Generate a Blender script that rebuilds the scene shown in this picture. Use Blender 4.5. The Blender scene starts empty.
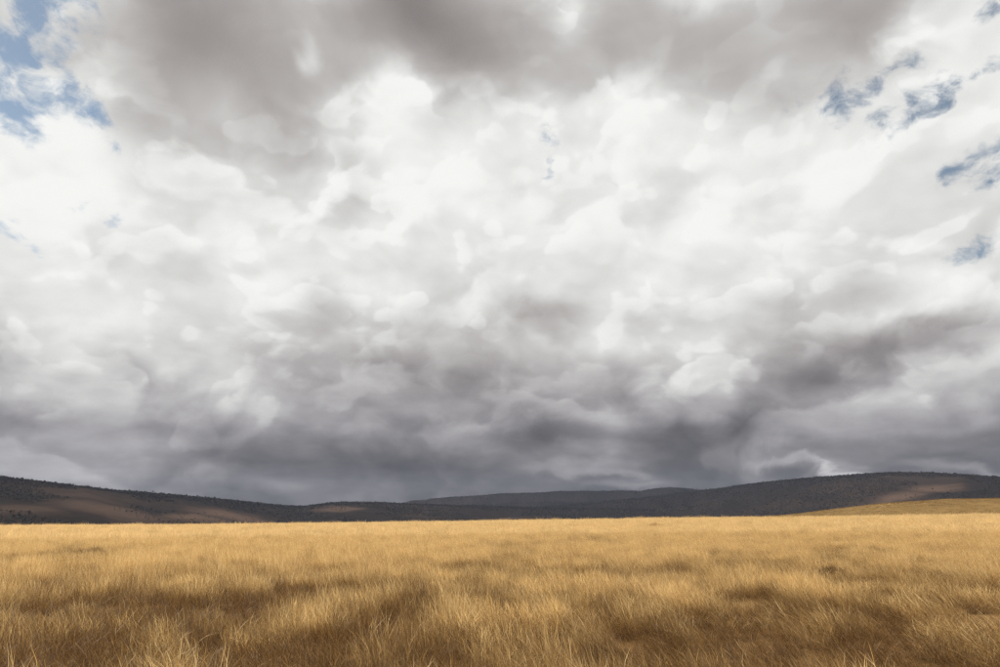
import bpy, math, random
import numpy as np
from mathutils import Vector, Matrix

R = math.radians
rng = np.random.default_rng(11)
random.seed(11)

# ------------------------------------------------------------------ camera
EYE = 2.15                     # eye height over the plain, metres
FOCAL = 24.0                   # mm on a 36 mm wide sensor
PITCH = 15.9                   # degrees up
cam_data = bpy.data.cameras.new('camera')
cam_data.lens = FOCAL
cam_data.sensor_width = 36.0
cam_data.clip_start = 0.1
cam_data.clip_end = 60000.0
cam = bpy.data.objects.new('camera', cam_data)
cam.location = (0.0, 0.0, EYE)
cam.rotation_euler = (R(90 + PITCH), 0.0, 0.0)
bpy.context.scene.collection.objects.link(cam)
bpy.context.scene.camera = cam

SUN_EL, SUN_AZ = 50.0, -52.0   # degrees; azimuth from +Y (view), negative = left


def sky_dir(px, py):
    """azimuth / elevation (radians) of a point of the 1000x667 photograph"""
    f = FOCAL / 36.0 * 1000.0
    v = Vector(((px - 500.0) / f, 1.0, (333.5 - py) / f))
    p = R(PITCH)
    v = Vector((v.x, v.y * math.cos(p) - v.z * math.sin(p), v.y * math.sin(p) + v.z * math.cos(p)))
    v.normalize()
    return math.atan2(v.x, v.y), math.asin(v.z)


# ------------------------------------------------------------------ node helper
class Nodes:
    def __init__(self, tree):
        self.t = tree

    def new(self, kind, **props):
        n = self.t.nodes.new(kind)
        for k, v in props.items():
            setattr(n, k, v)
        return n

    def put(self, sock, v):
        if v is None:
            return
        if isinstance(v, bpy.types.NodeSocket):
            self.t.links.new(v, sock)
        else:
            sock.default_value = v

    def math(self, op, a, b=None, c=None, clamp=False):
        n = self.new('ShaderNodeMath', operation=op, use_clamp=clamp)
        for i, v in enumerate((a, b, c)):
            self.put(n.inputs[i], v)
        return n.outputs[0]

    def vec(self, op, a, b=None, scale=None):
        n = self.new('ShaderNodeVectorMath', operation=op)
        self.put(n.inputs[0], a)
        self.put(n.inputs[1], b)
        if scale is not None:
            self.put(n.inputs[3], scale)
        return n.outputs[0]

    def xyz(self, x, y, z=0.0):
        n = self.new('ShaderNodeCombineXYZ')
        for i, v in enumerate((x, y, z)):
            self.put(n.inputs[i], v)
        return n.outputs[0]

    def sep(self, v):
        n = self.new('ShaderNodeSeparateXYZ')
        self.put(n.inputs[0], v)
        return n.outputs

    def noise(self, v, scale, detail=4.0, rough=0.5, lac=2.0, dist=0.0, colour=False):
        n = self.new('ShaderNodeTexNoise')
        self.put(n.inputs['Vector'], v)
        for k, x in (('Scale', scale), ('Detail', detail), ('Roughness', rough), ('Lacunarity', lac), ('Distortion', dist)):
            self.put(n.inputs[k], x)
        return n.outputs['Color' if colour else 'Fac']

    def smooth(self, v, a, b, lo=0.0, hi=1.0, interp='SMOOTHSTEP'):
        n = self.new('ShaderNodeMapRange', interpolation_type=interp)
        for i, x in enumerate((v, a, b, lo, hi)):
            self.put(n.inputs[i], x)
        return n.outputs[0]

    def mix(self, fac, a, b):
        n = self.new('ShaderNodeMix', data_type='RGBA')
        self.put(n.inputs[0], fac)
        self.put(n.inputs[6], a)
        self.put(n.inputs[7], b)
        return n.outputs[2]

    def lerp(self, fac, a, b):
        n = self.new('ShaderNodeMix', data_type='FLOAT')
        self.put(n.inputs[0], fac)
        self.put(n.inputs[2], a)
        self.put(n.inputs[3], b)
        return n.outputs[0]

    def ramp(self, v, stops, interp='LINEAR'):
        n = self.new('ShaderNodeValToRGB')
        n.color_ramp.interpolation = interp
        el = n.color_ramp.elements
        while len(el) < len(stops):
            el.new(0.5)
        for e, (p, c) in zip(el, stops):
            e.position = p
            e.color = (c if isinstance(c, (tuple, list)) else (c, c, c)) + ((1.0,) if not isinstance(c, (tuple, list)) or len(c) == 3 else ()) if isinstance(c, tuple) else (c, c, c, 1.0)
        self.put(n.inputs[0], v)
        return n.outputs[0]


def srgb(r, g, b):
    def f(c):
        c /= 255.0
        return c / 12.92 if c <= 0.04045 else ((c + 0.055) / 1.055) ** 2.4
    return (f(r), f(g), f(b), 1.0)


# ------------------------------------------------------------------ world: broken overcast
world = bpy.data.worlds.new('World')
bpy.context.scene.world = world
world.use_nodes = True
world.node_tree.nodes.clear()
SKY_STRENGTH = 0.1
EXPOSURE = 1.0                 # the photograph is exposed for the shaded cloud
USE_DENOISE = True


def build_sky():
    N = Nodes(world.node_tree)
    d = N.new('ShaderNodeTexCoord').outputs['Generated']
    dx, dy, dz = N.sep(d)
    az = N.math('ARCTAN2', dx, dy)
    el = N.math('ARCSINE', dz)
    up = N.math('MAXIMUM', dz, 0.0)

    # cloud-deck coordinates: features shrink and flatten towards the horizon
    inv = N.math('DIVIDE', 1.0, N.math('ADD', up, 0.30))
    deck = N.vec('MULTIPLY', N.vec('SCALE', d, scale=inv), (1.0, 1.0, 1.6))
    puff = N.vec('MULTIPLY', d, (1.0, 1.0, 1.35))           # rounder coordinates for cumulus heads

    # domain warp
    w1 = N.vec('SUBTRACT', N.noise(puff, 5.0, 2.0, 0.5, colour=True), (0.5, 0.5, 0.5))
    w2 = N.vec('SUBTRACT', N.noise(N.vec('ADD', puff, N.vec('SCALE', w1, scale=0.15)), 15.0, 5.0, 0.50, colour=True), (0.5, 0.5, 0.5))
    ae = N.xyz(az, el, 0.0)
    soft = N.vec('ADD', ae, N.vec('MULTIPLY', w1, (0.09, 0.06, 0.0)))
    soft = N.vec('ADD', soft, N.vec('MULTIPLY', w2, (0.06, 0.05, 0.0)))
    even = N.vec('ADD', ae, N.vec('MULTIPLY', w2, (0.05, 0.05, 0.0)))
    crisp = N.vec('ADD', ae, N.vec('MULTIPLY', w2, (0.075, 0.065, 0.0)))
    crisp = N.vec('ADD', crisp, N.vec('MULTIPLY', w1, (0.03, 0.03, 0.0)))
    sel = N.sep(soft)[1]

    f = FOCAL / 36.0 * 1000.0

    def blob(coord, px, py, rx, ry, rot=0.0):
        a, e = sky_dir(px, py)
        m = N.new('ShaderNodeMapping', vector_type='TEXTURE')
        N.put(m.inputs['Vector'], coord)
        m.inputs['Location'].default_value = (a, e, 0.0)
        m.inputs['Rotation'].default_value = (0.0, 0.0, R(rot))
        m.inputs['Scale'].default_value = (rx / f, ry / f, 1.0)
        g = N.new('ShaderNodeTexGradient', gradient_type='SPHERICAL')
        N.put(g.inputs[0], m.outputs[0])
        return N.smooth(g.outputs['Fac'], 0.0, 1.0)

    def elev(py):
        return sky_dir(500, py)[1]

    # brightness by elevation: dark bases far off, bright flanks above them
    top = 1.0
    stops = [(500, 0.405), (470, 0.405), (440, 0.495), (410, 0.64), (380, 0.74), (340, 0.835), (290, 0.895), (220, 0.92), (120, 0.92), (40, 0.89), (0, 0.87)]
    base = N.ramp(N.math('DIVIDE', sel, top), [(elev(p) / top, v) for p, v in stops], 'EASE')

    V = base
    for (px, py, rx, ry, rot, amp) in BLOBS:
        V = N.math('MULTIPLY_ADD', blob(soft, px, py, rx, ry, rot), amp, V)

    for (px, py, rx, ry, amp) in FIT:
        V = N.math('MULTIPLY_ADD', blob(even, px, py, rx, ry), amp, V)

    # cumulus heads: crisp sunlit upper edge fading down into the cloud below
    ca, ce, _ = N.sep(crisp)
    for pts, bright, sharp, fade, amt in HEADS:
        q = [sky_dir(*p) for p in pts]
        c = N.new('ShaderNodeFloatCurve')
        cv = c.mapping.curves[0]
        x0, x1 = q[0][0], q[-1][0]
        ys = [e for _, e in q]
        lo, hi = min(ys) - 0.02, max(ys) + 0.02
        for i, (a_, e_) in enumerate(q):
            X, Y = (a_ - x0) / (x1 - x0), (e_ - lo) / (hi - lo)
            if i == 0:
                cv.points[0].location = (X, Y)
            elif i == len(q) - 1:
                cv.points[-1].location = (X, Y)
            else:
                cv.points.new(X, Y)
        c.mapping.update()
        t = N.math('DIVIDE', N.math('SUBTRACT', ca, x0), x1 - x0)
        N.put(c.inputs['Value'], t)
        edge = N.math('MULTIPLY_ADD', c.outputs[0], hi - lo, lo)
        depth = N.math('SUBTRACT', edge, ce)
        a_in = N.smooth(depth, 0.0, sharp / f)
        a_out = N.smooth(depth, sharp / f, fade / f, 1.0, 0.0)
        ends = N.math('MULTIPLY', N.smooth(t, 0.0, 0.32), N.smooth(t, 1.0, 0.80))
        k = N.math('MULTIPLY', N.math('MULTIPLY', a_in, a_out), N.math('MULTIPLY', ends, amt))
        V = N.lerp(k, V, bright)

    # cloud texture: large rolls, billows and fine wisps
    wd = N.vec('ADD', deck, N.vec('SCALE', w1, scale=0.25))
    roll = N.math('SUBTRACT', N.noise(wd, 2.6, 5.0, 0.52), 0.5)
    fine = N.math('SUBTRACT', N.noise(wd, 7.0, 6.0, 0.50), 0.5)
    # billows: soft relief lit from above and the left, a sunlit rim on the upper edges, shade below
    relief, rim = None, None
    lit = N.smooth(V, 0.60, 0.86, 0.30, 1.0)          # shaded bases are smooth and blurred
    for sc, st, off, k1, k2 in ((4.8, 0.045, 0.0, 0.34, 0.072), (10.5, 0.022, 3.7, 0.24, 0.052)):
        pw = N.vec('ADD', puff, N.vec('SCALE', w2, scale=0.30 / sc))
        pw = N.vec('ADD', pw, N.vec('SCALE', w1, scale=0.45 / sc))
        if off:
            pw = N.vec('ADD', pw, (off, off, off))
        h0 = N.noise(pw, sc, 2.5, 0.42)
        h1 = N.noise(N.vec('ADD', pw, (-0.4 * st, 0.0, st)), sc, 1.5, 0.42)
        vo = N.new('ShaderNodeTexVoronoi', feature='F1')           # scalloped, cauliflower outlines
        N.put(vo.inputs['Vector'], pw)
        vo.inputs['Scale'].default_value = sc * 3.3
        h0 = N.math('MULTIPLY_ADD', N.math('SUBTRACT', 0.50, vo.outputs['Distance']), 0.12, h0)
        re = N.math('SUBTRACT', h0, h1)
        r_ = N.math('MULTIPLY', N.smooth(h0, 0.472, 0.525), N.smooth(h0, 0.71, 0.525))
        r_ = N.math('MULTIPLY', N.math('MULTIPLY', r_, N.smooth(re, -0.01, 0.06)), k2)
        re = N.math('MULTIPLY', re, k1)
        if off:
            re, r_ = N.math('MULTIPLY', re, lit), N.math('MULTIPLY', r_, lit)
        relief = re if relief is None else N.math('ADD', relief, re)
        rim = r_ if rim is None else N.math('ADD', rim, r_)
    # contrast is strongest in the grey middle band
    mid = N.smooth(V, 0.98, 0.72, 0.72, 1.0)
    mid = N.math('MULTIPLY', mid, N.smooth(V, 0.40, 0.62, 0.80, 1.0))
    tex = N.math('ADD', N.math('MULTIPLY', roll, 0.30), N.math('MULTIPLY', fine, 0.12))
    tex = N.math('ADD', tex, N.math('ADD', relief, rim))
    calm = N.lerp(N.smooth(el, elev(190), elev(110)), 1.0, lit)      # the sheet overhead is soft
    V = N.math('MULTIPLY_ADD', N.math('MULTIPLY', tex, calm), mid, V)

    # tint: neutral whites, faintly mauve greys
    V = N.math('MAXIMUM', V, 0.12)
    V = N.math('SMOOTH_MIN', V, 0.965, 0.07)
    lin = N.math('POWER', V, 2.25)
    cool = N.smooth(el, elev(440), elev(300), 1.0, 0.0)
    gcol = N.mix(cool, srgb(255, 245, 241), srgb(254, 249, 252))
    tint = N.mix(N.smooth(V, 0.55, 0.90), gcol, srgb(255, 255, 252))
    cloud = N.vec('SCALE', tint, scale=N.math('MULTIPLY', lin, 1.0 / SKY_STRENGTH / 2 ** EXPOSURE))

    # clear gaps
    sky = N.new('ShaderNodeTexSky', sky_type='NISHITA')
    sky.sun_disc = False
    sky.sun_elevation = R(SUN_EL)
    sky.sun_rotation = R(SUN_AZ)
    sky.altitude = 1800.0
    sky.air_density = 1.0
    sky.dust_density = 0.5
    gap = None
    for (px, py, rx, ry, rot, amp) in GAPS:
        b = N.math('MULTIPLY', blob(crisp, px, py, rx * 1.5, ry * 1.7, rot), amp * 0.92)
        gap = b if gap is None else N.math('MAXIMUM', gap, b)
    wisp = N.noise(N.vec('ADD', puff, N.vec('SCALE', w2, scale=0.06)), 24.0, 6.0, 0.60)
    g = N.math('MULTIPLY_ADD', N.math('SUBTRACT', wisp, 0.5), -4.2, gap)
    gmask = N.smooth(g, 0.15, 1.5, 0.0, 0.86)
    gmask = N.math('MULTIPLY', gmask, N.smooth(gap, 0.05, 0.25))
    blue = N.vec('SCALE', N.vec('MULTIPLY', sky.outputs[0], (0.94, 0.98, 0.86)), scale=BLUE_GAIN)
    col = N.mix(gmask, cloud, blue)
    bg = N.new('ShaderNodeBackground')
    N.put(bg.inputs['Color'], col)
    bg.inputs['Strength'].default_value = SKY_STRENGTH
    out = N.new('ShaderNodeOutputWorld')
    N.t.links.new(bg.outputs[0], out.inputs['Surface'])


BLUE_GAIN = 0.54
FIT = [   # broad lights and darks of the deck
    (940, 330, 120, 36, -0.13), (895, 305, 60, 30, -0.08), (355, 400, 45, 24, -0.09), (450, 400, 50, 24, 0.08), (150, 372, 36, 22, 0.10), (330, 372, 40, 22, 0.07),
    (50, 20, 110, 70, -0.046), (160, 20, 110, 70, -0.092), (270, 20, 110, 70, 0.084), (600, 20, 110, 70, -0.095), (710, 20, 110, 70, 0.054), (930, 20, 110, 70, -0.053),
    (100, 75, 110, 70, -0.107), (210, 75, 110, 70, 0.078), (650, 75, 110, 70, 0.11), (760, 75, 110, 70, 0.063), (870, 75, 110, 70, 0.035), (50, 130, 110, 70, 0.053),
    (160, 130, 110, 70, 0.034), (270, 130, 110, 70, 0.121), (490, 130, 110, 70, 0.053), (600, 130, 110, 70, 0.034), (710, 130, 110, 70, 0.038), (930, 130, 110, 70, -0.047),
    (320, 195, 110, 70, -0.086), (870, 195, 110, 70, 0.04), (50, 260, 110, 70, 0.037), (710, 260, 110, 70, 0.032), (930, 260, 110, 70, 0.061), (100, 305, 110, 48, 0.077),
    (210, 305, 110, 48, 0.052), (870, 305, 110, 48, 0.104), (980, 305, 110, 48, 0.181), (50, 340, 110, 48, 0.077), (160, 340, 110, 48, 0.054), (710, 340, 110, 48, 0.035),
    (930, 340, 110, 48, 0.231), (210, 372, 110, 48, 0.104), (650, 372, 110, 48, -0.083), (870, 372, 110, 48, 0.106), (50, 402, 110, 32, 0.116), (710, 402, 110, 32, 0.088),
    (820, 402, 110, 32, 0.044), (930, 402, 110, 32, -0.056), (100, 430, 100, 32, 0.184), (320, 430, 100, 32, 0.053), (430, 430, 100, 32, 0.058), (540, 430, 100, 32, -0.145),
    (870, 430, 100, 32, 0.033), (980, 430, 100, 32, 0.077), (50, 456, 100, 32, 0.139), (160, 456, 100, 32, 0.095), (270, 456, 100, 32, 0.039), (600, 456, 100, 32, 0.152),
    (820, 456, 100, 32, -0.031), (930, 456, 100, 32, 0.032), (100, 480, 100, 32, 0.05), (320, 480, 100, 32, 0.075), (540, 480, 100, 32, 0.047),
]
# (photo x, y, radius x, radius y, turn, brightness change) of the large cloud masses
BLOBS = [
    # shaded bases overhead
    (215, 70, 150, 150, 0, -0.34), (300, 120, 110, 80, -20, -0.16), (290, 10, 120, 60, 0, -0.12),
    (430, 15, 170, 100, 0, -0.34), (500, 70, 120, 70, 0, -0.10), (620, 70, 170, 75, 0, -0.16),
    (720, 45, 170, 95, 5, -0.24), (860, 25, 110, 80, 20, -0.24), (760, 90, 80, 60, 0, -0.10),
    (180, 130, 70, 60, 0, -0.05), (360, 190, 60, 60, 0, -0.05),
    # lights between them
    (305, 62, 20, 26, 30, 0.12), (690, -5, 50, 25, 0, 0.10), (570, 35, 60, 40, 20, 0.08),
    (400, 110, 60, 50, 0, 0.10), (640, 105, 90, 40, 0, 0.12), (960, 50, 70, 80, 0, 0.06), (110, 60, 36, 100, 0, 0.04),
    (30, 30, 40, 60, 0, 0.05),
    # grey in the middle band
    (320, 300, 45, 40, 0, -0.11), (90, 250, 60, 50, 0, -0.03), (190, 350, 120, 30, -10, -0.05), (300, 350, 90, 60, 0, -0.05),
    (540, 318, 120, 35, 8, -0.10), (430, 375, 140, 55, -8, -0.15), (500, 350, 110, 50, -8, -0.07),
    (330, 390, 70, 35, 0, -0.05), (610, 335, 50, 40, 0, 0.04),
    (800, 325, 110, 60, 15, -0.10), (810, 382, 140, 50, 15, -0.17), (920, 350, 190, 46, 17, -0.10), (940, 340, 110, 40, 18, -0.10), (890, 250, 100, 90, 0, -0.06),
    (990, 230, 70, 80, 0, -0.07), (720, 350, 90, 55, 0, 0.05), (680, 385, 90, 40, 0, 0.05), (940, 395, 110, 45, 10, 0.06),
    (60, 385, 110, 50, 0, 0.02), (30, 410, 60, 20, 0, -0.07), (130, 425, 120, 25, -8, -0.06), (360, 425, 60, 30, 0, 0.04),
    (860, 410, 150, 22, 3, 0.06), (240, 405, 90, 30, 0, 0.02), (370, 400, 50, 25, 0, 0.06),
    # dark bases near the hills and the pale slots under them
    (680, 440, 160, 45, 10, -0.10), (640, 425, 110, 30, 5, -0.04), (330, 450, 200, 30, 3, -0.05), (960, 440, 130, 25, 0, -0.03), (420, 470, 150, 26, 0, -0.03),
    (585, 462, 85, 14, 2, 0.17), (805, 467, 75, 11, 2, 0.16), (870, 455, 120, 10, 0, 0.05), (630, 481, 60, 8, 0, 0.14), (960, 468, 80, 7, -3, 0.12),
    (10, 466, 110, 26, -8, 0.10), (100, 488, 110, 16, -8, 0.06), (250, 470, 100, 12, -6, 0.07), (320, 495, 120, 14, 0, 0.05),
    (940, 322, 140, 50, 12, -0.10), (930, 338, 140, 40, 14, -0.12), (380, 378, 60, 26, 0, -0.06), (350, 82, 40, 30, 0, -0.08), (560, 322, 60, 26, 0, -0.09), (650, 402, 50, 22, 0, -0.12), (650, 355, 70, 40, 0, 0.08), (110, 372, 45, 22, 0, -0.10),
    (790, 402, 60, 24, 15, 0.07), (330, 60, 60, 50, 0, -0.07), (540, 20, 60, 40, 0, -0.08), (460, 10, 70, 40, 0, 0.05),
    (510, 488, 80, 8, 3, 0.04), (850, 380, 20, 14, 0, 0.03),
]
HEADS = [
    # ([upper edge from left to right], brightness, edge softness px, fade px, amount)
    ([(20, 345), (55, 330), (75, 326), (92, 352), (115, 362), (150, 385)], 0.90, 9, 70, 0.6),
    ([(140, 300), (165, 285), (180, 276), (205, 280), (228, 276), (252, 300)], 0.945, 4, 50, 0.75),
    ([(215, 262), (228, 232), (246, 222), (262, 236), (275, 262)], 0.945, 6, 45, 0.6),
    ([(350, 130), (372, 92), (398, 78), (425, 90), (445, 118), (470, 150)], 0.955, 8, 70, 0.8),
    ([(560, 120), (580, 86), (600, 74), (630, 92), (660, 96), (700, 110)], 0.95, 10, 70, 0.7),
    ([(715, 434), (750, 421), (790, 408), (850, 393), (905, 372), (950, 358), (1030, 338)], 0.77, 9, 70, 0.62),
    ([(755, 466), (772, 460), (800, 459), (830, 461), (880, 468)], 0.68, 4, 11, 0.8),
    ([(520, 464), (548, 459), (590, 457), (630, 459), (665, 466)], 0.60, 7, 18, 0.7),
    ([(380, 405), (410, 388), (440, 380), (470, 396), (490, 412)], 0.66, 6, 40, 0.5),
]
GAPS = [
    (30, 18, 42, 22, 70, 1.45), (10, 48, 34, 26, -30, 1.6), (48, 52, 34, 18, 60, 1.2), (62, 76, 60, 12, -52, 1.4), (88, 102, 50, 10, -50, 1.25), (16, 108, 34, 18, -30, 1.4),
    (76, 24, 26, 22, 0, 0.7), (25, 85, 40, 12, -30, 0.7),
    (858, 90, 48, 11, 10, 1.05), (836, 101, 24, 12, 60, 0.95), (914, 108, 42, 11, 30, 1.25), (880, 118, 32, 11, 30, 0.65), (792, 100, 18, 12, 0, 0.62),
    (976, 158, 36, 9, 25, 1.05), (998, 170, 24, 13, 20, 0.95), (990, 68, 30, 7, -5, 0.8), (976, 247, 26, 9, 10, 0.68), (998, 2, 24, 16, 0, 0.85),
    (544, 132, 12, 16, 30, 0.62), (546, 168, 9, 12, 0, 0.5), (74, 203, 12, 9, 0, 0.6), (118, 229, 14, 7, 0, 0.6), (20, 240, 20, 8, -30, 0.6),
]
build_sky()
world.cycles.sampling_method = 'MANUAL'
world.cycles.sample_map_resolution = 512

# ------------------------------------------------------------------ sun through a break in the clouds
sun_data = bpy.data.lights.new('sun', 'SUN')
sun_data.energy = 5.0
sun_data.angle = R(0.6)
sun_data.color = (1.0, 0.91, 0.77)
sun = bpy.data.objects.new('sun', sun_data)
sd = Vector((math.sin(R(SUN_AZ)) * math.cos(R(SUN_EL)), math.cos(R(SUN_AZ)) * math.cos(R(SUN_EL)), math.sin(R(SUN_EL))))
sun.rotation_euler = sd.to_track_quat('Z', 'Y').to_euler()
sun.location = (0, 0, 60)
bpy.context.scene.collection.objects.link(sun)

scene = bpy.context.scene
scene.view_settings.view_transform = 'Standard'
scene.view_settings.look = 'None'
scene.view_settings.exposure = EXPOSURE
scene.view_settings.gamma = 1.0
scene.view_settings.use_curve_mapping = False

scene.cycles.use_adaptive_sampling = True
scene.cycles.adaptive_threshold = 0.010
scene.cycles.adaptive_min_samples = 32
scene.cycles.max_bounces = 6
scene.cycles.diffuse_bounces = 3
scene.cycles.transmission_bounces = 4
scene.cycles.volume_bounces = 0
scene.cycles.use_denoising = USE_DENOISE
scene.cycles.denoising_prefilter = 'NONE'

COL = scene.collection


# ------------------------------------------------------------------ small helpers
def tag(o, label=None, cat=None, group=None, kind=None):
    for k, v in (('label', label), ('category', cat), ('group', group), ('kind', kind)):
        if v:
            o[k] = v
    return o


def vnoise(x, y, seed=0):
    """smooth value noise in 0..1"""
    xi, yi = np.floor(x), np.floor(y)
    fx, fy = x - xi, y - yi
    fx, fy = fx * fx * (3 - 2 * fx), fy * fy * (3 - 2 * fy)

    def h(a, b):
        s = np.sin(a * 127.1 + b * 311.7 + seed * 74.7) * 43758.5453
        return s - np.floor(s)
    return (h(xi, yi) * (1 - fx) + h(xi + 1, yi) * fx) * (1 - fy) + (h(xi, yi + 1) * (1 - fx) + h(xi + 1, yi + 1) * fx) * fy


def fbm(x, y, octaves=4, gain=0.5, seed=0):
    s, a, n = 0.0, 1.0, 0.0
    for i in range(octaves):
        s = s + a * vnoise(x * 2 ** i + 17.3 * i, y * 2 ** i - 9.1 * i, seed + i)
        n += a
        a *= gain
    return s / n


def sstep(a, b, x):
    t = np.clip((x - a) / (b - a), 0, 1)
    return t * t * (3 - 2 * t)


def mesh_obj(name, verts, faces, mat=None, parent=None, smooth=False, link=True):
    me = bpy.data.meshes.new(name)
    me.from_pydata([tuple(v) for v in verts], [], [tuple(f) for f in faces])
    if smooth:
        me.polygons.foreach_set('use_smooth', [True] * len(me.polygons))
    me.update()
    o = bpy.data.objects.new(name, me)
    if mat:
        me.materials.append(mat)
    if link:
        COL.objects.link(o)
    if parent:
        o.parent = parent
    return o


def grid_mesh(name, X, Y, Z, mat, wrap=False):
    """rows x columns of points to one quad sheet"""
    n, m = X.shape
    co = np.stack([X, Y, Z], -1).reshape(-1, 3).astype(np.float32)
    i, j = np.meshgrid(np.arange(n - 1), np.arange(m if wrap else m - 1), indexing='ij')
    j2 = (j + 1) % m
    q = np.stack([i * m + j, i * m + j2, (i + 1) * m + j2, (i + 1) * m + j], -1).reshape(-1, 4).astype(np.int32)
    me = bpy.data.meshes.new(name)
    me.vertices.add(len(co))
    me.vertices.foreach_set('co', co.ravel())
    me.loops.add(q.size)
    me.loops.foreach_set('vertex_index', q.ravel())
    me.polygons.add(len(q))
    me.polygons.foreach_set('loop_start', np.arange(0, q.size, 4, dtype=np.int32))
    me.polygons.foreach_set('use_smooth', np.ones(len(q), bool))
    me.update(calc_edges=True)
    me.materials.append(mat)
    o = bpy.data.objects.new(name, me)
    COL.objects.link(o)
    return o


def new_mat(name):
    m = bpy.data.materials.new(name)
    m.use_nodes = True
    m.node_tree.nodes.clear()
    N = Nodes(m.node_tree)
    out = N.new('ShaderNodeOutputMaterial')
    return m, N, out


# ------------------------------------------------------------------ the lie of the land
GRASS_H = 0.62
CREST = 165.0                                  # the near swell the field ends on
EDGE = [(-400, 528), (-100, 526.5), (0, 526), (200, 525), (350, 523.2), (500, 521.2), (650, 519), (780, 518), (900, 516), (1000, 515), (1100, 514.5), (1500, 514)]
edge_az = np.array([sky_dir(x, y)[0] for x, y in EDGE])
edge_el = np.array([sky_dir(x, y)[1] for x, y in EDGE])

RISE = [(720, 520), (770, 517), (800, 514), (840, 508.8), (880, 504.5), (920, 501.5), (950, 499.5), (1000, 499), (1100, 500), (1500, 506)]
rise_az = np.array([sky_dir(x, y)[0] for x, y in RISE])
rise_el = np.array([sky_dir(x, y)[1] for x, y in RISE])


def ground_z(x, y):
    d = np.hypot(x, y)
    az = np.arctan2(x, y)
    e = np.interp(az, edge_az, edge_el)
    zc = EYE + CREST * np.tan(e) - GRASS_H * 0.9
    front = sstep(1.9, 1.2, np.abs(az))
    zc = zc * front
    z = zc * sstep(20, CREST, d) - sstep(CREST, 420, d) * (zc + 9.0)
    # low swells and hummocks
    amp = sstep(4, 14, d) * sstep(CREST * 1.4, CREST * 0.7, d)
    z = z + amp * (0.34 * (fbm(x / 15.0, y / 10.0, 2, 0.5, 3) - 0.5) + 0.16 * (vnoise(x / 3.2, y / 3.2, 8) - 0.5)
                   + 0.08 * (vnoise(x / 1.3, y / 1.3, 9) - 0.5))
    # the long rise on the right
    zr = np.maximum(EYE + 760.0 * np.tan(np.interp(az, rise_az, rise_el)) + 9.0, 0.0) * front
    t = sstep(rise_az[0], rise_az[0] + 0.04, az)
    z = z + t * zr * sstep(330, 760, d) * sstep(2400, 900, d)
    z = z + 1.5 * t * (fbm(x / 70, y / 70, 3, 0.5, 5) - 0.5) * sstep(350, 600, d) * sstep(1600, 1100, d)
    return z


def to_ground(px, py):
    """the spot of the field seen at a photo pixel"""
    a, e = sky_dir(px, py)
    for d in np.concatenate([np.arange(3, 60, 0.05), np.arange(60, 260, 0.25)]):
        x, y = d * math.sin(a), d * math.cos(a)
        if float(ground_z(np.array(x), np.array(y))) + 0.38 >= EYE + d * math.tan(e):
            return x, y, d
    return x, y, d


def ground_material():
    m, N, out = new_mat('dry_soil_and_stubble')
    pos = N.new('ShaderNodeNewGeometry').outputs['Position']
    n1 = N.noise(pos, 1.7, 6.0, 0.62)
    n2 = N.noise(pos, 0.02, 6.0, 0.6)
    n3 = N.noise(pos, 0.006, 4.0, 0.5)
    soil = N.mix(n1, (0.07, 0.038, 0.014, 1), (0.17, 0.10, 0.038, 1))
    far = N.mix(N.smooth(n2, 0.35, 0.65), (0.085, 0.052, 0.017, 1), (0.14, 0.086, 0.029, 1))  # dark tone of the rise, cloud shadow over it included
    far = N.mix(N.smooth(n3, 0.42, 0.62), far, (0.105, 0.066, 0.022, 1))
    d = N.vec('LENGTH', pos)
    ln = N.new('ShaderNodeVectorMath', operation='LENGTH')
    N.put(ln.inputs[0], pos)
    k = N.smooth(ln.outputs['Value'], 120.0, 330.0)
    b = N.new('ShaderNodeBsdfPrincipled')
    N.put(b.inputs['Base Color'], N.mix(k, soil, far))
    b.inputs['Roughness'].default_value = 0.95
    b.inputs['Specular IOR Level'].default_value = 0.1
    bump = N.new('ShaderNodeBump')
    bump.inputs['Strength'].default_value = 0.6
    bump.inputs['Distance'].default_value = 0.05
    N.put(bump.inputs['Height'], n1)
    N.t.links.new(bump.outputs[0], b.inputs['Normal'])
    N.t.links.new(b.outputs[0], out.inputs['Surface'])
    return m


def build_ground():
    rad = np.concatenate([[0.0], np.geomspace(1.0, 300, 330), np.geomspace(305, 9400, 150)])
    azs = np.concatenate([np.linspace(-math.pi, -1.0, 60, endpoint=False), np.linspace(-1.0, 1.0, 420, endpoint=False), np.linspace(1.0, math.pi, 60, endpoint=False)])
    Rr, A = np.meshgrid(rad, azs, indexing='ij')
    X, Y = Rr * np.sin(A), Rr * np.cos(A)
    o = grid_mesh('ground', X, Y, ground_z(X, Y), ground_material(), wrap=True)
    tag(o, 'dry brown soil and stubble under the grass of the plain', kind='structure')


build_ground()

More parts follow.
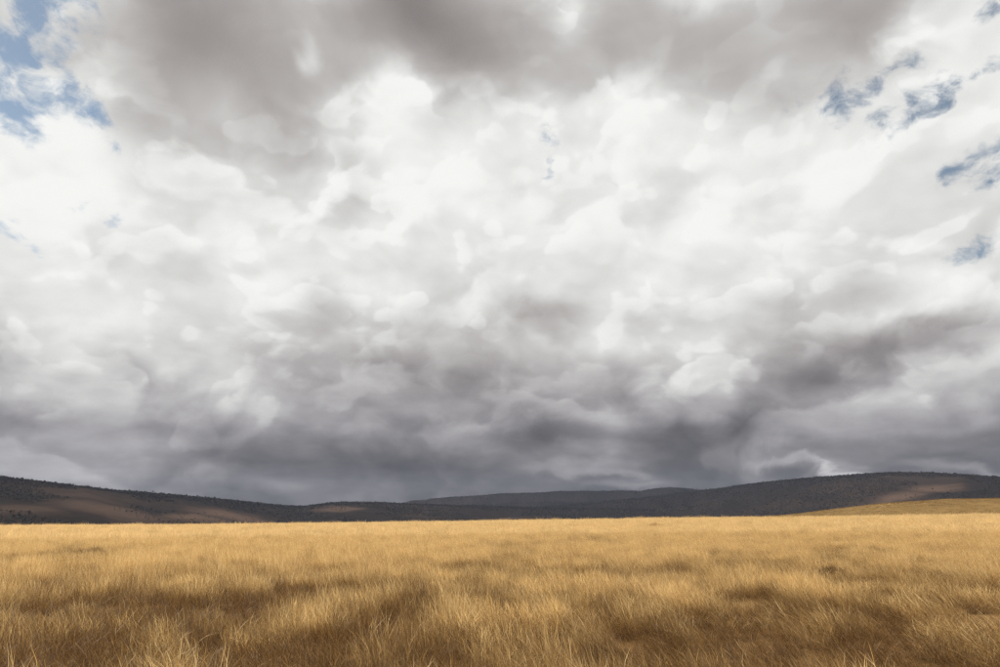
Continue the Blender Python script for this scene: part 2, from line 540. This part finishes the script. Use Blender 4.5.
# ------------------------------------------------------------------ hills
# crest lines: (photo x, y, distance m)
RIDGES = {
    'left': dict(
        pts=[(-620, 462, 3400), (-300, 466, 3500), (-120, 470, 3600), (0, 476.5, 3700), (40, 481.5, 3780), (100, 488.5, 3900), (170, 494, 4050), (230, 500, 4250),
             (285, 505.5, 4500), (303, 506.5, 4600), (330, 502.5, 4700), (365, 502, 4800), (420, 504.5, 4900), (500, 506.5, 5000), (600, 508.5, 5000), (700, 511, 5000), (800, 514, 5000), (900, 519, 5000)],
        width=1500, spur=0.30, label='dark scrub covered escarpment sloping down from the left edge', seed=21, pale=0.22),
    'far': dict(
        pts=[(x, y, 7600) for x, y in ((300, 512), (380, 507), (400, 504), (412, 500.5), (425, 500), (432, 498.5), (450, 497), (480, 495.5), (500, 493.5), (540, 492.5), (560, 491), (600, 491),
             (620, 490.5), (640, 491), (655, 488.5), (668, 487.5), (685, 488), (695, 489.5), (705, 490), (720, 492), (800, 496), (950, 500), (1200, 506))],
        width=1500, spur=0.18, label='hazy blue grey tableland farthest away behind the middle of the plain', seed=43, pale=0.10),
    'mid': dict(
        pts=[(x, y, 6900) for x, y in ((300, 514), (360, 511), (420, 507.5), (470, 504.5), (500, 504), (525, 502.5), (560, 501.5), (590, 501.8), (620, 500), (650, 499), (700, 498), (760, 501), (830, 508))],
        width=900, spur=0.2, label='low dark ridge in front of the hazy tableland', seed=88, pale=0.15),
    'right': dict(
        pts=[(430, 514, 5900), (480, 511, 5900), (540, 507, 5900), (600, 502, 5900), (650, 496.5, 5900), (690, 491.5, 5900), (720, 488, 5800), (760, 482.5, 5700), (800, 478.5, 5500), (840, 475.5, 5300), (890, 472.5, 5100),
             (930, 472.5, 5000), (960, 474.5, 4900), (1000, 477.5, 4800), (1080, 483, 4700), (1200, 486, 4600), (1500, 488, 4600)],
        width=1900, spur=0.22, label='broad dark wooded ridge climbing to the right of the plain', seed=67, pale=0.18),
}


def hill_material(name, pale, seed):
    m, N, out = new_mat(name)
    pos = N.new('ShaderNodeNewGeometry').outputs['Position']
    p = N.vec('ADD', pos, (seed * 91.0, seed * 37.0, 0.0))
    big = N.noise(p, 0.0016, 5.0, 0.55)
    fine = N.noise(p, 0.02, 6.0, 0.65)
    scrub = N.mix(fine, (0.008, 0.0065, 0.0055, 1), (0.018, 0.0145, 0.012, 1))
    bare = N.mix(fine, (0.035, 0.024, 0.0185, 1), (0.068, 0.046, 0.035, 1))
    k = N.math('MULTIPLY', N.smooth(N.math('MULTIPLY_ADD', fine, 0.25, big), 0.60, 0.74), pale)
    # open dry grass, with sunlit slope patches put into its paler colour
    for (x, y, rx, ry, amt) in LIT_CLEARINGS.get(name, []):
        mp = N.new('ShaderNodeMapping', vector_type='TEXTURE')
        N.put(mp.inputs['Vector'], N.vec('ADD', N.vec('MULTIPLY', pos, (1, 1, 0)), N.vec('SCALE', N.vec('SUBTRACT', N.noise(p, 0.006, 4.0, 0.6, colour=True), (0.5, 0.5, 0.5)), scale=220.0)))
        mp.inputs['Location'].default_value = (x, y, 0)
        mp.inputs['Rotation'].default_value = (0, 0, -math.atan2(x, y))
        mp.inputs['Scale'].default_value = (rx, ry, 1000)
        g = N.new('ShaderNodeTexGradient', gradient_type='SPHERICAL')
        N.put(g.inputs[0], mp.outputs[0])
        k = N.math('MAXIMUM', k, N.math('MULTIPLY', N.smooth(g.outputs['Fac'], 0.0, 0.8), amt))
    b = N.new('ShaderNodeBsdfPrincipled')
    N.put(b.inputs['Base Color'], N.mix(k, scrub, bare))
    b.inputs['Roughness'].default_value = 1.0
    b.inputs['Specular IOR Level'].default_value = 0.0
    N.t.links.new(b.outputs[0], out.inputs['Surface'])
    return m


LIT_CLEARINGS = {}


def ridge_surface(R_):
    pts = R_['pts']
    A = np.array([sky_dir(x, y)[0] for x, y, _ in pts])
    E = np.array([sky_dir(x, y)[1] for x, y, _ in pts])
    D = np.array([d for *_, d in pts], float)
    W, seed, spur = R_['width'], R_['seed'], R_['spur']

    def surf(az, t):
        """t: 0 foot, 1 crest, 2 back of the hill"""
        dc = np.interp(az, A, D)
        crest = EYE + dc * np.tan(np.interp(az, A, E))
        s = az * dc                                        # metres along the hill
        wob = (fbm(s / 900, t * 0.7 + 3, 3, 0.5, seed) - 0.5) * 0.35
        tt = np.clip(t, 0, 1)
        prof = 0.25 * tt + 0.75 * (tt ** 1.5)
        back = np.clip(t - 1, 0, 1)
        z = -25 + (crest + 25) * np.where(t <= 1, prof, 1 - 0.7 * back)
        # spurs and gullies running down the slope
        u = s / 420 + wob * 1.2 + 0.35 * t
        rid = 1 - np.abs(2 * vnoise(u, t * 0.55 + 0.2, seed + 5) - 1) * 1.5
        rid2 = 1 - np.abs(2 * vnoise(u * 2.7 + 4, t * 1.3, seed + 9) - 1)
        env = np.sin(np.clip(t, 0, 1) * math.pi) ** 0.8
        z = z + (crest + 25) * spur * env * (0.7 * rid + 0.35 * rid2 - 0.6)
        z = z + 5.0 * (fbm(s / 130, t * 8, 3, 0.5, seed + 2) - 0.5) * np.clip(t * 4, 0, 1)
        d = dc + (t - 1) * W + wob * W * 0.25 * np.sin(np.clip(t, 0, 1) * math.pi)
        return d * np.sin(az), d * np.cos(az), z
    return surf, A


def build_hills():
    out = {}
    for key, R_ in RIDGES.items():
        surf, A = ridge_surface(R_)
        az = np.linspace(A[0], A[-1], 520)
        t = np.concatenate([np.linspace(0, 1, 60), np.linspace(1.03, 2, 16)])
        T, AZ = np.meshgrid(t, az, indexing='ij')
        X, Y, Z = surf(AZ, T)
        clr = []
        for (px, tt, rx, ry, amt) in R_.get('clear', []):
            a = sky_dir(px, 500)[0]
            x, y, _ = surf(np.array([a]), np.array([tt]))
            clr.append((float(x[0]), float(y[0]), rx, ry, amt))
        nm = 'scrub_and_dry_grass_' + key
        LIT_CLEARINGS[nm] = clr
        o = grid_mesh('hill', X, Y, Z, hill_material(nm, R_['pale'], R_['seed']))
        tag(o, R_['label'], kind='structure')
        out[key] = surf
    return out


RIDGES['left']['clear'] = [(228, 0.62, 280, 330, 1.0), (200, 0.42, 240, 300, 0.9), (120, 0.42, 330, 300, 0.75), (340, 0.75, 200, 260, 0.8), (30, 0.40, 170, 260, 0.5), (85, 0.72, 240, 220, 0.4)]
RIDGES['right']['clear'] = [(935, 0.68, 190, 260, 1.0), (900, 0.52, 190, 240, 1.0), (880, 0.42, 150, 200, 0.8)]
surfs = build_hills()

# ------------------------------------------------------------------ instanced stuff
def scatter(name, pts, rot, scl, var, tint, sources, mats_label):
    """one object of stuff: points carrying instances of the source meshes (geometry nodes)"""
    me = bpy.data.meshes.new(name)
    me.vertices.add(len(pts))
    me.vertices.foreach_set('co', np.asarray(pts, np.float32).ravel())
    for nm, ty, dat in (('rot', 'FLOAT_VECTOR', rot), ('scl', 'FLOAT_VECTOR', scl), ('var', 'INT', var), ('tint', 'FLOAT', tint)):
        at = me.attributes.new(nm, ty, 'POINT')
        if ty == 'FLOAT_VECTOR':
            at.data.foreach_set('vector', np.asarray(dat, np.float32).ravel())
        else:
            at.data.foreach_set('value', np.asarray(dat, np.int32 if ty == 'INT' else np.float32))
    o = bpy.data.objects.new(name, me)
    COL.objects.link(o)
    coll = bpy.data.collections.new(name + '_kinds')
    for s in sources:
        coll.objects.link(s)
    ng = bpy.data.node_groups.new(name + '_scatter', 'GeometryNodeTree')
    ng.interface.new_socket('Geometry', in_out='INPUT', socket_type='NodeSocketGeometry')
    ng.interface.new_socket('Geometry', in_out='OUTPUT', socket_type='NodeSocketGeometry')
    n = ng.nodes
    gi, go = n.new('NodeGroupInput'), n.new('NodeGroupOutput')
    ci = n.new('GeometryNodeCollectionInfo')
    ci.inputs['Collection'].default_value = coll
    ci.inputs['Separate Children'].default_value = True
    ci.inputs['Reset Children'].default_value = True
    iop = n.new('GeometryNodeInstanceOnPoints')
    iop.inputs['Pick Instance'].default_value = True

    def attr(nm, ty):
        a = n.new('GeometryNodeInputNamedAttribute')
        a.data_type = ty
        a.inputs['Name'].default_value = nm
        return a.outputs['Attribute']
    L = ng.links.new
    L(gi.outputs[0], iop.inputs['Points'])
    L(ci.outputs[0], iop.inputs['Instance'])
    L(attr('var', 'INT'), iop.inputs['Instance Index'])
    e2r = n.new('FunctionNodeEulerToRotation')
    L(attr('rot', 'FLOAT_VECTOR'), e2r.inputs[0])
    L(e2r.outputs[0], iop.inputs['Rotation'])
    L(attr('scl', 'FLOAT_VECTOR'), iop.inputs['Scale'])
    L(iop.outputs[0], go.inputs[0])
    md = o.modifiers.new('scatter', 'NODES')
    md.node_group = ng
    tag(o, mats_label[0], mats_label[1], kind='stuff')
    return o


# ------------------------------------------------------------------ grass
WIND = np.array([-1.0, 0.10])


def straw_material():
    m, N, out = new_mat('dry_straw')
    sh = N.new('ShaderNodeAttribute', attribute_name='shade', attribute_type='GEOMETRY').outputs['Fac']
    ti = N.new('ShaderNodeAttribute', attribute_name='tint', attribute_type='INSTANCER').outputs['Fac']
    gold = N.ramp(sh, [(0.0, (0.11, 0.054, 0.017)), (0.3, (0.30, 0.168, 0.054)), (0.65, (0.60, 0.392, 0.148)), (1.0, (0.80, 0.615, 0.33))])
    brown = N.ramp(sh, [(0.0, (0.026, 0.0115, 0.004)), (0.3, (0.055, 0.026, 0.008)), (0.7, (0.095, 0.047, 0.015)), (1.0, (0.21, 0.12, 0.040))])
    olive = N.mix(0.72, gold, (0.10, 0.066, 0.024, 1))
    c = N.mix(N.smooth(ti, 0.0, 1.0, interp='LINEAR'), gold, brown)  # brown share also carries shade painted over the near field
    c = N.mix(N.smooth(ti, 1.2, 2.0, interp='LINEAR'), c, olive)
    d = N.new('ShaderNodeBsdfPrincipled')
    N.put(d.inputs['Base Color'], c)
    d.inputs['Roughness'].default_value = 0.6
    d.inputs['Specular IOR Level'].default_value = 0.25
    t = N.new('ShaderNodeBsdfTranslucent')
    N.put(t.inputs['Color'], c)
    mx = N.new('ShaderNodeMixShader')
    mx.inputs[0].default_value = 0.45
    N.t.links.new(d.outputs[0], mx.inputs[1])
    N.t.links.new(t.outputs[0], mx.inputs[2])
    N.t.links.new(mx.outputs[0], out.inputs['Surface'])
    return m


STRAW = straw_material()


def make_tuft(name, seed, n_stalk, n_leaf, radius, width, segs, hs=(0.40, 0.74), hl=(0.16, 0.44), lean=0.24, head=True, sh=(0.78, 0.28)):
    r = np.random.default_rng(seed)
    V, F, S = [], [], []

    def blade(bx, by, h, w, bend, az, curl, shade, seed_head):
        d0 = np.array([math.cos(az), math.sin(az)])
        face = az + math.pi / 2 + r.normal(0, 0.5)
        side = np.array([math.cos(face), math.sin(face)])
        k0 = len(V)
        for i in range(segs + 1):
            u = i / segs
            off = bend * h * (0.35 * u + 0.65 * u ** 2)
            px = bx + d0[0] * off + WIND[0] * lean * h * (0.45 * u + 0.55 * u ** 2) + side[0] * curl * h * math.sin(u * 3)
            py = by + d0[1] * off + WIND[1] * lean * h * (0.45 * u + 0.55 * u ** 2) + side[1] * curl * h * math.sin(u * 3)
            pz = h * (u - 0.30 * (abs(bend) + lean * 0.6) * u * u)
            if seed_head:
                ww = w * (0.55 if u < 0.7 else 1.9 * (1.02 - u) / 0.3 + 0.2)
            else:
                ww = w * (1.0 - 0.85 * u)
            V.append((px - side[0] * ww / 2, py - side[1] * ww / 2, pz))
            V.append((px + side[0] * ww / 2, py + side[1] * ww / 2, pz))
            S.extend([shade, shade])
        for i in range(segs):
            a = k0 + 2 * i
            F.append((a, a + 1, a + 3, a + 2))

    for i in range(n_stalk + n_leaf):
        rr, th = radius * math.sqrt(r.random()), r.random() * 2 * math.pi
        bx, by = rr * math.cos(th), rr * math.sin(th)
        st = i < n_stalk
        h = r.uniform(*hs) if st else r.uniform(*hl)
        bend = abs(r.normal(0, 0.26)) if st else abs(r.normal(0.45, 0.45))
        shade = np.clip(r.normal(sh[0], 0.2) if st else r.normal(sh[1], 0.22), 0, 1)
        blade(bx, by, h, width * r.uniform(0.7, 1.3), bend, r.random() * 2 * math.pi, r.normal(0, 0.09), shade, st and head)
    o = mesh_obj(name, V, F, STRAW, link=False)
    at = o.data.attributes.new('shade', 'FLOAT', 'POINT')
    at.data.foreach_set('value', np.array(S, np.float32))
    return o


# darker, lower grass, cloud shadow partly put into its colour: (photo x, y, half width px, half height px, strength)
SHADED_STANDS = [
    (60, 602, 110, 14, 0.8), (190, 607, 110, 16, 1.0), (230, 600, 80, 16, 0.8), (285, 583, 50, 16, 0.6), (50, 592, 30, 6, 0.9), (250, 572, 40, 8, 0.4),
    (390, 612, 40, 20, 0.95), (440, 600, 60, 22, 0.5), (465, 640, 30, 20, 0.6), (510, 603, 25, 10, 0.6), (350, 585, 70, 14, 0.45), (420, 645, 60, 20, 0.4),
    (470, 567, 60, 6, 0.5), (560, 570, 90, 7, 0.55), (650, 566, 80, 6, 0.45), (520, 548, 30, 5, 0.45), (595, 540, 22, 4, 0.5),
    (770, 622, 80, 18, 0.9), (850, 612, 90, 18, 0.8), (930, 625, 80, 22, 0.7), (720, 622, 40, 12, 0.6), (900, 650, 100, 18, 0.5), (800, 655, 80, 14, 0.5),
    (740, 562, 70, 7, 0.5), (880, 553, 60, 5, 0.35), (950, 575, 70, 14, 0.6), (985, 600, 50, 25, 0.6), (833, 566, 20, 5, 0.7),
    (88, 550, 26, 4, 0.6), (30, 560, 50, 8, 0.35), (20, 645, 90, 24, 0.5), (620, 600, 60, 12, 0.3), (650, 645, 60, 18, 0.45), (980, 650, 60, 25, 0.6),
]
shaded_stand_xy = []
for (px, py, hw, hh, s) in SHADED_STANDS:
    x, y, d = to_ground(px, py)
    f_px = FOCAL / 36.0 * 1000.0
    rx = hw * d / f_px
    x1, y1, d1 = to_ground(px, min(py + hh, 700))
    x2, y2, d2 = to_ground(px, max(py - hh, 528))
    shaded_stand_xy.append((x, y, rx, max((d2 - d1) / 2, 0.5) * 1.3, min(1.0, s * (1.25 if d < 22 else 1.0))))


def shaded_stand_field(x, y):
    """0 tall pale grass .. 1 low brown grass, painted near-field shade included"""
    wx = (fbm(x / 1.5, y / 1.5, 4, 0.6, 31) - 0.5)
    wy = (fbm(x / 1.5, y / 1.5, 4, 0.6, 47) - 0.5)
    m = np.zeros_like(x)
    for (cx, cy, rx, ry, s) in shaded_stand_xy:
        q = ((x - cx + wx * rx * 1.8) / rx) ** 2 + ((y - cy + wy * ry * 2.2) / ry) ** 2
        m = np.maximum(m, s * np.exp(-1.1 * q))
    d = np.hypot(x, y)
    n = fbm(x / 7.0, y / 4.0, 4, 0.55, 61)
    m = np.maximum(m, sstep(0.52, 0.75, n) * (0.75 - 0.6 * sstep(16, 45, d)))
    m = np.maximum(m, 0.88 * sstep(2.0, 9.0, x) * sstep(24, 9, d))  # near right browned: cloud shadow and corner darkening put into the colour
    m = np.maximum(m, 0.5 * sstep(-3.0, -8.0, x) * sstep(16, 8, d))  # near left browned too, corner darkening painted in
    # clumps of a metre or so, plus foreground shade put into the tint
    c = fbm(x / 0.9, y / 0.9, 4, 0.65, 73)
    m = m * (0.55 + 0.9 * vnoise(x / 0.6, y / 0.6, 88)) + (c - 0.5) * 1.9 + 0.48 * sstep(15, 7.5, d) * (0.4 + 1.2 * fbm(x / 3.0, y / 3.0, 2, 0.5, 12))
    m = m + 0.13 * sstep(60, 18, d)
    return np.clip(m, 0, 1)


def ring_points(d0, d1, dens, a0=-0.92, a1=0.92):
    area = 0.5 * (a1 - a0) * (d1 * d1 - d0 * d0)
    n = int(area * dens)
    d = np.sqrt(rng.uniform(d0 * d0, d1 * d1, n))
    a = rng.uniform(a0, a1, n)
    return d * np.sin(a), d * np.cos(a)


def build_grass():
    kinds = []
    for i in range(8):
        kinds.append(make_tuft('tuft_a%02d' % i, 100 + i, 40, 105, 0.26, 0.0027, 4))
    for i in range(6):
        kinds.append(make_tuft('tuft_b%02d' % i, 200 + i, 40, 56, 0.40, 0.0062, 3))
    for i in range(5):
        kinds.append(make_tuft('tuft_c%02d' % i, 300 + i, 60, 26, 0.85, 0.016, 2, sh=(0.92, 0.5)))  # paler far tufts, sunlit band of the field put into their colour
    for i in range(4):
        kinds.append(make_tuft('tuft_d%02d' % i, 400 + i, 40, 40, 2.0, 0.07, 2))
    P, Ro, Sc, Va, Ti = [], [], [], [], []
    for (d0, d1, dens, v0, vn, a0, a1) in ((2.2, 26, 17, 0, 8, -0.95, 0.95), (26, 72, 10, 8, 6, -0.9, 0.9), (72, 235, 2.4, 14, 5, -0.85, 0.85),
                                           (235, 330, 0.25, 19, 4, -0.85, 0.85), (330, 1100, 0.075, 19, 4, 0.30, 0.85)):
        x, y = ring_points(d0, d1, dens, a0, a1)
        m = shaded_stand_field(x, y)
        keep = rng.random(len(x)) > 0.45 * m
        x, y, m = x[keep], y[keep], m[keep]
        n = len(x)
        z = ground_z(x, y) - 0.01
        d = np.hypot(x, y)
        az = np.arctan2(x, y)
        hgt = (1.10 - 0.50 * m) * (0.55 + 0.85 * fbm(x / 1.5, y / 1.5, 3, 0.55, 5)) * rng.uniform(0.8, 1.2, n)
        hgt = np.maximum(hgt, 0.50)
        hgt = hgt * np.where(rng.random(n) < 0.06, 1.4, 1.0)
        far = sstep(320, 420, d)
        hgt = hgt * (1 - 0.35 * far)
        yaw = rng.normal(0, 0.9, n)
        # the wind lays the grass over more towards the right of the field
        tilt = 0.34 * sstep(-0.45, 0.6, az) - 0.06 + 0.22 * (fbm(x / 5.0, y / 5.0, 2, 0.5, 91) - 0.5)
        tilt = np.where(d < 90, tilt, 0.08)
        P.append(np.stack([x, y, z], 1))
        Ro.append(np.stack([rng.normal(0, 0.09, n), -tilt + rng.normal(0, 0.09, n), yaw], 1))
        wsc = rng.uniform(0.9, 1.2, n)
        Sc.append(np.stack([wsc, wsc, hgt], 1))
        Va.append(v0 + rng.integers(0, vn, n))
        tint = np.clip(m * 1.45 + rng.normal(-0.05, 0.15, n), 0, 1)
        tint = np.where(far > 0.5, 1.55 + 0.45 * sstep(0.3, 0.6, fbm(x / 60, y / 40, 3, 0.5, 15)), tint)  # darker tint on the rise, cloud shadow over it put into colour
        Ti.append(tint)
    scatter('grass', np.concatenate(P), np.concatenate(Ro), np.concatenate(Sc), np.concatenate(Va), np.concatenate(Ti), kinds,
            ('wind-blown golden dry grass covering the whole plain', 'grass'))
    print('grass tufts', sum(len(p) for p in P))


build_grass()


# ------------------------------------------------------------------ woodland on the hills
def leaf_mat(name, a, b):
    m, N, out = new_mat(name)
    pos = N.new('ShaderNodeNewGeometry').outputs['Position']
    oi = N.new('ShaderNodeObjectInfo').outputs['Random']
    n = N.noise(pos, 0.9, 3.0, 0.6)
    c = N.mix(N.math('MULTIPLY_ADD', n, 0.5, N.math('MULTIPLY', oi, 0.5)), a, b)
    d = N.new('ShaderNodeBsdfPrincipled')
    N.put(d.inputs['Base Color'], c)
    d.inputs['Roughness'].default_value = 0.8
    d.inputs['Specular IOR Level'].default_value = 0.15
    N.t.links.new(d.outputs[0], out.inputs['Surface'])
    return m


def make_bush_tree(name, seed, mat, flat=0.75):
    """a small savanna tree: forked trunk and a crown of leaf clumps"""
    r = np.random.default_rng(seed)
    V, F = [], []

    def limb(a, b, ra, rb):
        a, b = np.array(a), np.array(b)
        ax = (b - a) / np.linalg.norm(b - a)
        s = np.cross(ax, (0.3, 0.9, 0.2))
        s /= np.linalg.norm(s)
        t = np.cross(ax, s)
        k = len(V)
        for c, rad in ((a, ra), (b, rb)):
            for i in range(4):
                an = i * math.pi / 2
                V.append(c + rad * (math.cos(an) * s + math.sin(an) * t))
        for i in range(4):
            j = (i + 1) % 4
            F.append((k + i, k + j, k + 4 + j, k + 4 + i))
    limb((0, 0, -1.0), (0.2, 0, 3.0), 0.35, 0.22)
    for i in range(4):
        an = i * 1.6 + r.random()
        limb((0.2, 0, 2.6), (2.4 * math.cos(an), 2.4 * math.sin(an), 5.6 + r.random()), 0.2, 0.08)
    for i in range(90):
        th, q = r.random() * 6.283, math.sqrt(r.random())
        rad = 4.4 * q
        c = np.array([rad * math.cos(th), rad * math.sin(th), 5.6 + flat * (2.6 * (1 - q * q) + r.normal(0, 0.8))])
        s = r.uniform(0.5, 1.1)
        u = r.normal(0, 1, 3)
        u /= np.linalg.norm(u)
        v = np.cross(u, r.normal(0, 1, 3))
        v /= np.linalg.norm(v)
        w = np.cross(u, v)
        k = len(V)
        V.extend([c + s * u, c + s * v, c - s * u, c - s * v, c + 0.6 * s * w])
        F.extend([(k, k + 1, k + 4), (k + 1, k + 2, k + 4), (k + 2, k + 3, k + 4), (k + 3, k, k + 4)])
    return mesh_obj(name, V, F, mat, link=False)


def build_woodland():
    dark = leaf_mat('dry_bush_leaves', (0.020, 0.017, 0.013, 1), (0.046, 0.037, 0.027, 1))
    kinds = [make_bush_tree('bush_tree_%02d' % i, 600 + i, dark, 0.6 + 0.2 * i) for i in range(4)]
    info = {
        'left': (44000, 'dark scrub and small trees scattered over the left escarpment'),
        'far': (16000, 'woodland lining the farthest hazy tableland'),
        'mid': (12000, 'trees along the low ridge in front of the hazy tableland'),
        'right': (52000, 'dense dark woodland over the right hand ridge'),
    }
    for key, (n, label) in info.items():
        A = np.array([sky_dir(x, y)[0] for x, y, _ in RIDGES[key]['pts']])
        a = rng.uniform(max(A[0], -0.85), min(A[-1], 0.85), n)
        t = np.where(rng.random(n) < 0.35, rng.normal(1.0, 0.05, n), rng.random(n) ** 0.6)
        t = np.clip(t, 0.02, 1.25)
        x, y, z = surfs[key](a, t)
        dens = fbm(x / 420, y / 420, 3, 0.55, 7 if key == 'left' else 9)
        keep = (dens > (0.45 if key == 'left' else 0.33)) | (t > 0.93)
        for (cx, cy, rx, ry, amt) in LIT_CLEARINGS['scrub_and_dry_grass_' + key]:
            q = ((x - cx) / rx) ** 2 + ((y - cy) / ry) ** 2
            keep &= ~((q < 0.7) & (rng.random(n) < 0.94 * amt))
        x, y, z, t = x[keep], y[keep], z[keep], t[keep]
        n = len(x)
        s = rng.uniform(0.3, 0.7, n) * np.where(rng.random(n) < 0.08, 1.7, 1.0)
        if key == 'far':
            s = s * 1.3
        scatter('woodland', np.stack([x, y, z - 1.0], 1), np.stack([np.zeros(n), np.zeros(n), rng.uniform(0, 6.28, n)], 1),
                np.stack([s * 1.15, s * 1.15, s], 1), rng.integers(0, 4, n), np.zeros(n), [k if key == 'left' else k.copy() for k in kinds], (label, 'woodland'))


build_woodland()

# ------------------------------------------------------------------ brown tussocks standing out in the grass
def build_tussocks():
    def mat(name, lo, hi):
        m, N, out = new_mat(name)
        sh = N.new('ShaderNodeAttribute', attribute_name='shade', attribute_type='GEOMETRY').outputs['Fac']
        c = N.mix(sh, lo, hi)
        d = N.new('ShaderNodeBsdfPrincipled')
        N.put(d.inputs['Base Color'], c)
        d.inputs['Roughness'].default_value = 0.65
        d.inputs['Specular IOR Level'].default_value = 0.2
        t = N.new('ShaderNodeBsdfTranslucent')
        N.put(t.inputs['Color'], c)
        mx = N.new('ShaderNodeMixShader')
        mx.inputs[0].default_value = 0.3
        N.t.links.new(d.outputs[0], mx.inputs[1])
        N.t.links.new(t.outputs[0], mx.inputs[2])
        N.t.links.new(mx.outputs[0], out.inputs['Surface'])
        return m
    brown = mat('withered_brown_blades', (0.030, 0.014, 0.006, 1), (0.15, 0.080, 0.028, 1))
    russet = mat('russet_blades', (0.09, 0.035, 0.012, 1), (0.34, 0.16, 0.055, 1))
    straw = mat('pale_stalks', (0.24, 0.14, 0.055, 1), (0.60, 0.43, 0.20, 1))

    def tussock(px, py, w, h, label, leaf_m, seed):
        r = np.random.default_rng(seed)
        x, y, d = to_ground(px, py)
        z = float(ground_z(np.array(x), np.array(y)))
        e = bpy.data.objects.new('grass_tussock', None)
        e.location = (x, y, z)
        COL.objects.link(e)
        tag(e, label, 'tussock', 'brown tussocks in the grass')
        wid = 0.006 + 0.00009 * d
        for nm, m, cnt, hh, out_, wd in (('blades', leaf_m, 620, h, 1.0, wid), ('stalks', straw, 34, h * 1.25, 0.6, wid * 0.6)):
            V, F, S = [], [], []
            for i in range(cnt):
                th, q = r.random() * 6.283, math.sqrt(r.random())
                bx, by = 0.30 * w * q * math.cos(th), 0.30 * w * q * math.sin(th)
                L = hh * r.uniform(0.55, 1.1)
                sp = out_ * w * 0.28 * q * r.uniform(0.5, 1.3)
                th2 = th + r.normal(0, 0.5)
                side = np.array([-math.sin(th2), math.cos(th2), 0])
                k, sh = len(V), float(np.clip(r.normal(0.45, 0.28), 0, 1))
                for j in range(4):
                    u = j / 3
                    c = np.array([bx + sp * math.cos(th2) * u * u - 0.16 * L * u * u, by + sp * math.sin(th2) * u * u, L * (u - 0.32 * q * u * u) - 0.02])
                    ww = wd * (1 - 0.85 * u)
                    V.extend([c - side * ww, c + side * ww])
                    S.extend([sh, sh])
                for j in range(3):
                    a = k + 2 * j
                    F.append((a, a + 1, a + 3, a + 2))
            o = mesh_obj(nm, V, F, m, e)
            at = o.data.attributes.new('shade', 'FLOAT', 'POINT')
            at.data.foreach_set('value', np.array(S, np.float32))

    for i, (px, py, w, h, label, c) in enumerate(TUSSOCKS):
        tussock(px, py, w, h, label, russet if c else brown, 900 + i)


TUSSOCKS = [
    (82, 552, 1.7, 0.62, 'dark brown tussock toward the left, left one of a close pair', 0),
    (98, 550, 1.5, 0.70, 'dark brown tussock toward the left, right one of a close pair', 0),
    (52, 543, 1.6, 0.62, 'small brown tussock just beyond the close pair near the left edge', 0),
    (594, 541, 2.6, 0.68, 'wide brown tussock alone in bright grass right of the middle', 0),
    (657, 525, 3.0, 0.80, 'russet low tussock near the far edge of the grass', 1),
    (833, 567, 1.3, 0.52, 'dark brown tussock nearest of those on the right', 0),
    (872, 548, 2.0, 0.60, 'brown tussock farthest back among those on the right', 0),
    (938, 572, 1.2, 0.48, 'small brown tussock nearest the right edge', 0),
]
build_tussocks()

# ------------------------------------------------------------------ air between here and the hills
def build_haze():
    m, N, out = new_mat('thin_haze')
    v = N.new('ShaderNodeVolumePrincipled')
    v.inputs['Color'].default_value = (0.52, 0.66, 1.0, 1.0)
    v.inputs['Density'].default_value = HAZE_DENSITY
    v.inputs['Anisotropy'].default_value = 0.0
    N.t.links.new(v.outputs[0], out.inputs['Volume'])
    L, zb, zt = 9500.0, -70.0, 560.0
    vs = [(x, y, z) for z in (zb, zt) for y in (-L, L) for x in (-L, L)]
    fs = [(0, 2, 3, 1), (4, 5, 7, 6), (0, 1, 5, 4), (2, 6, 7, 3), (0, 4, 6, 2), (1, 3, 7, 5)]
    o = mesh_obj('haze', vs, fs, m)
    tag(o, 'thin bluish haze over the plain and the hills', 'haze', kind='stuff')


HAZE_DENSITY = 1.1e-5
build_haze()
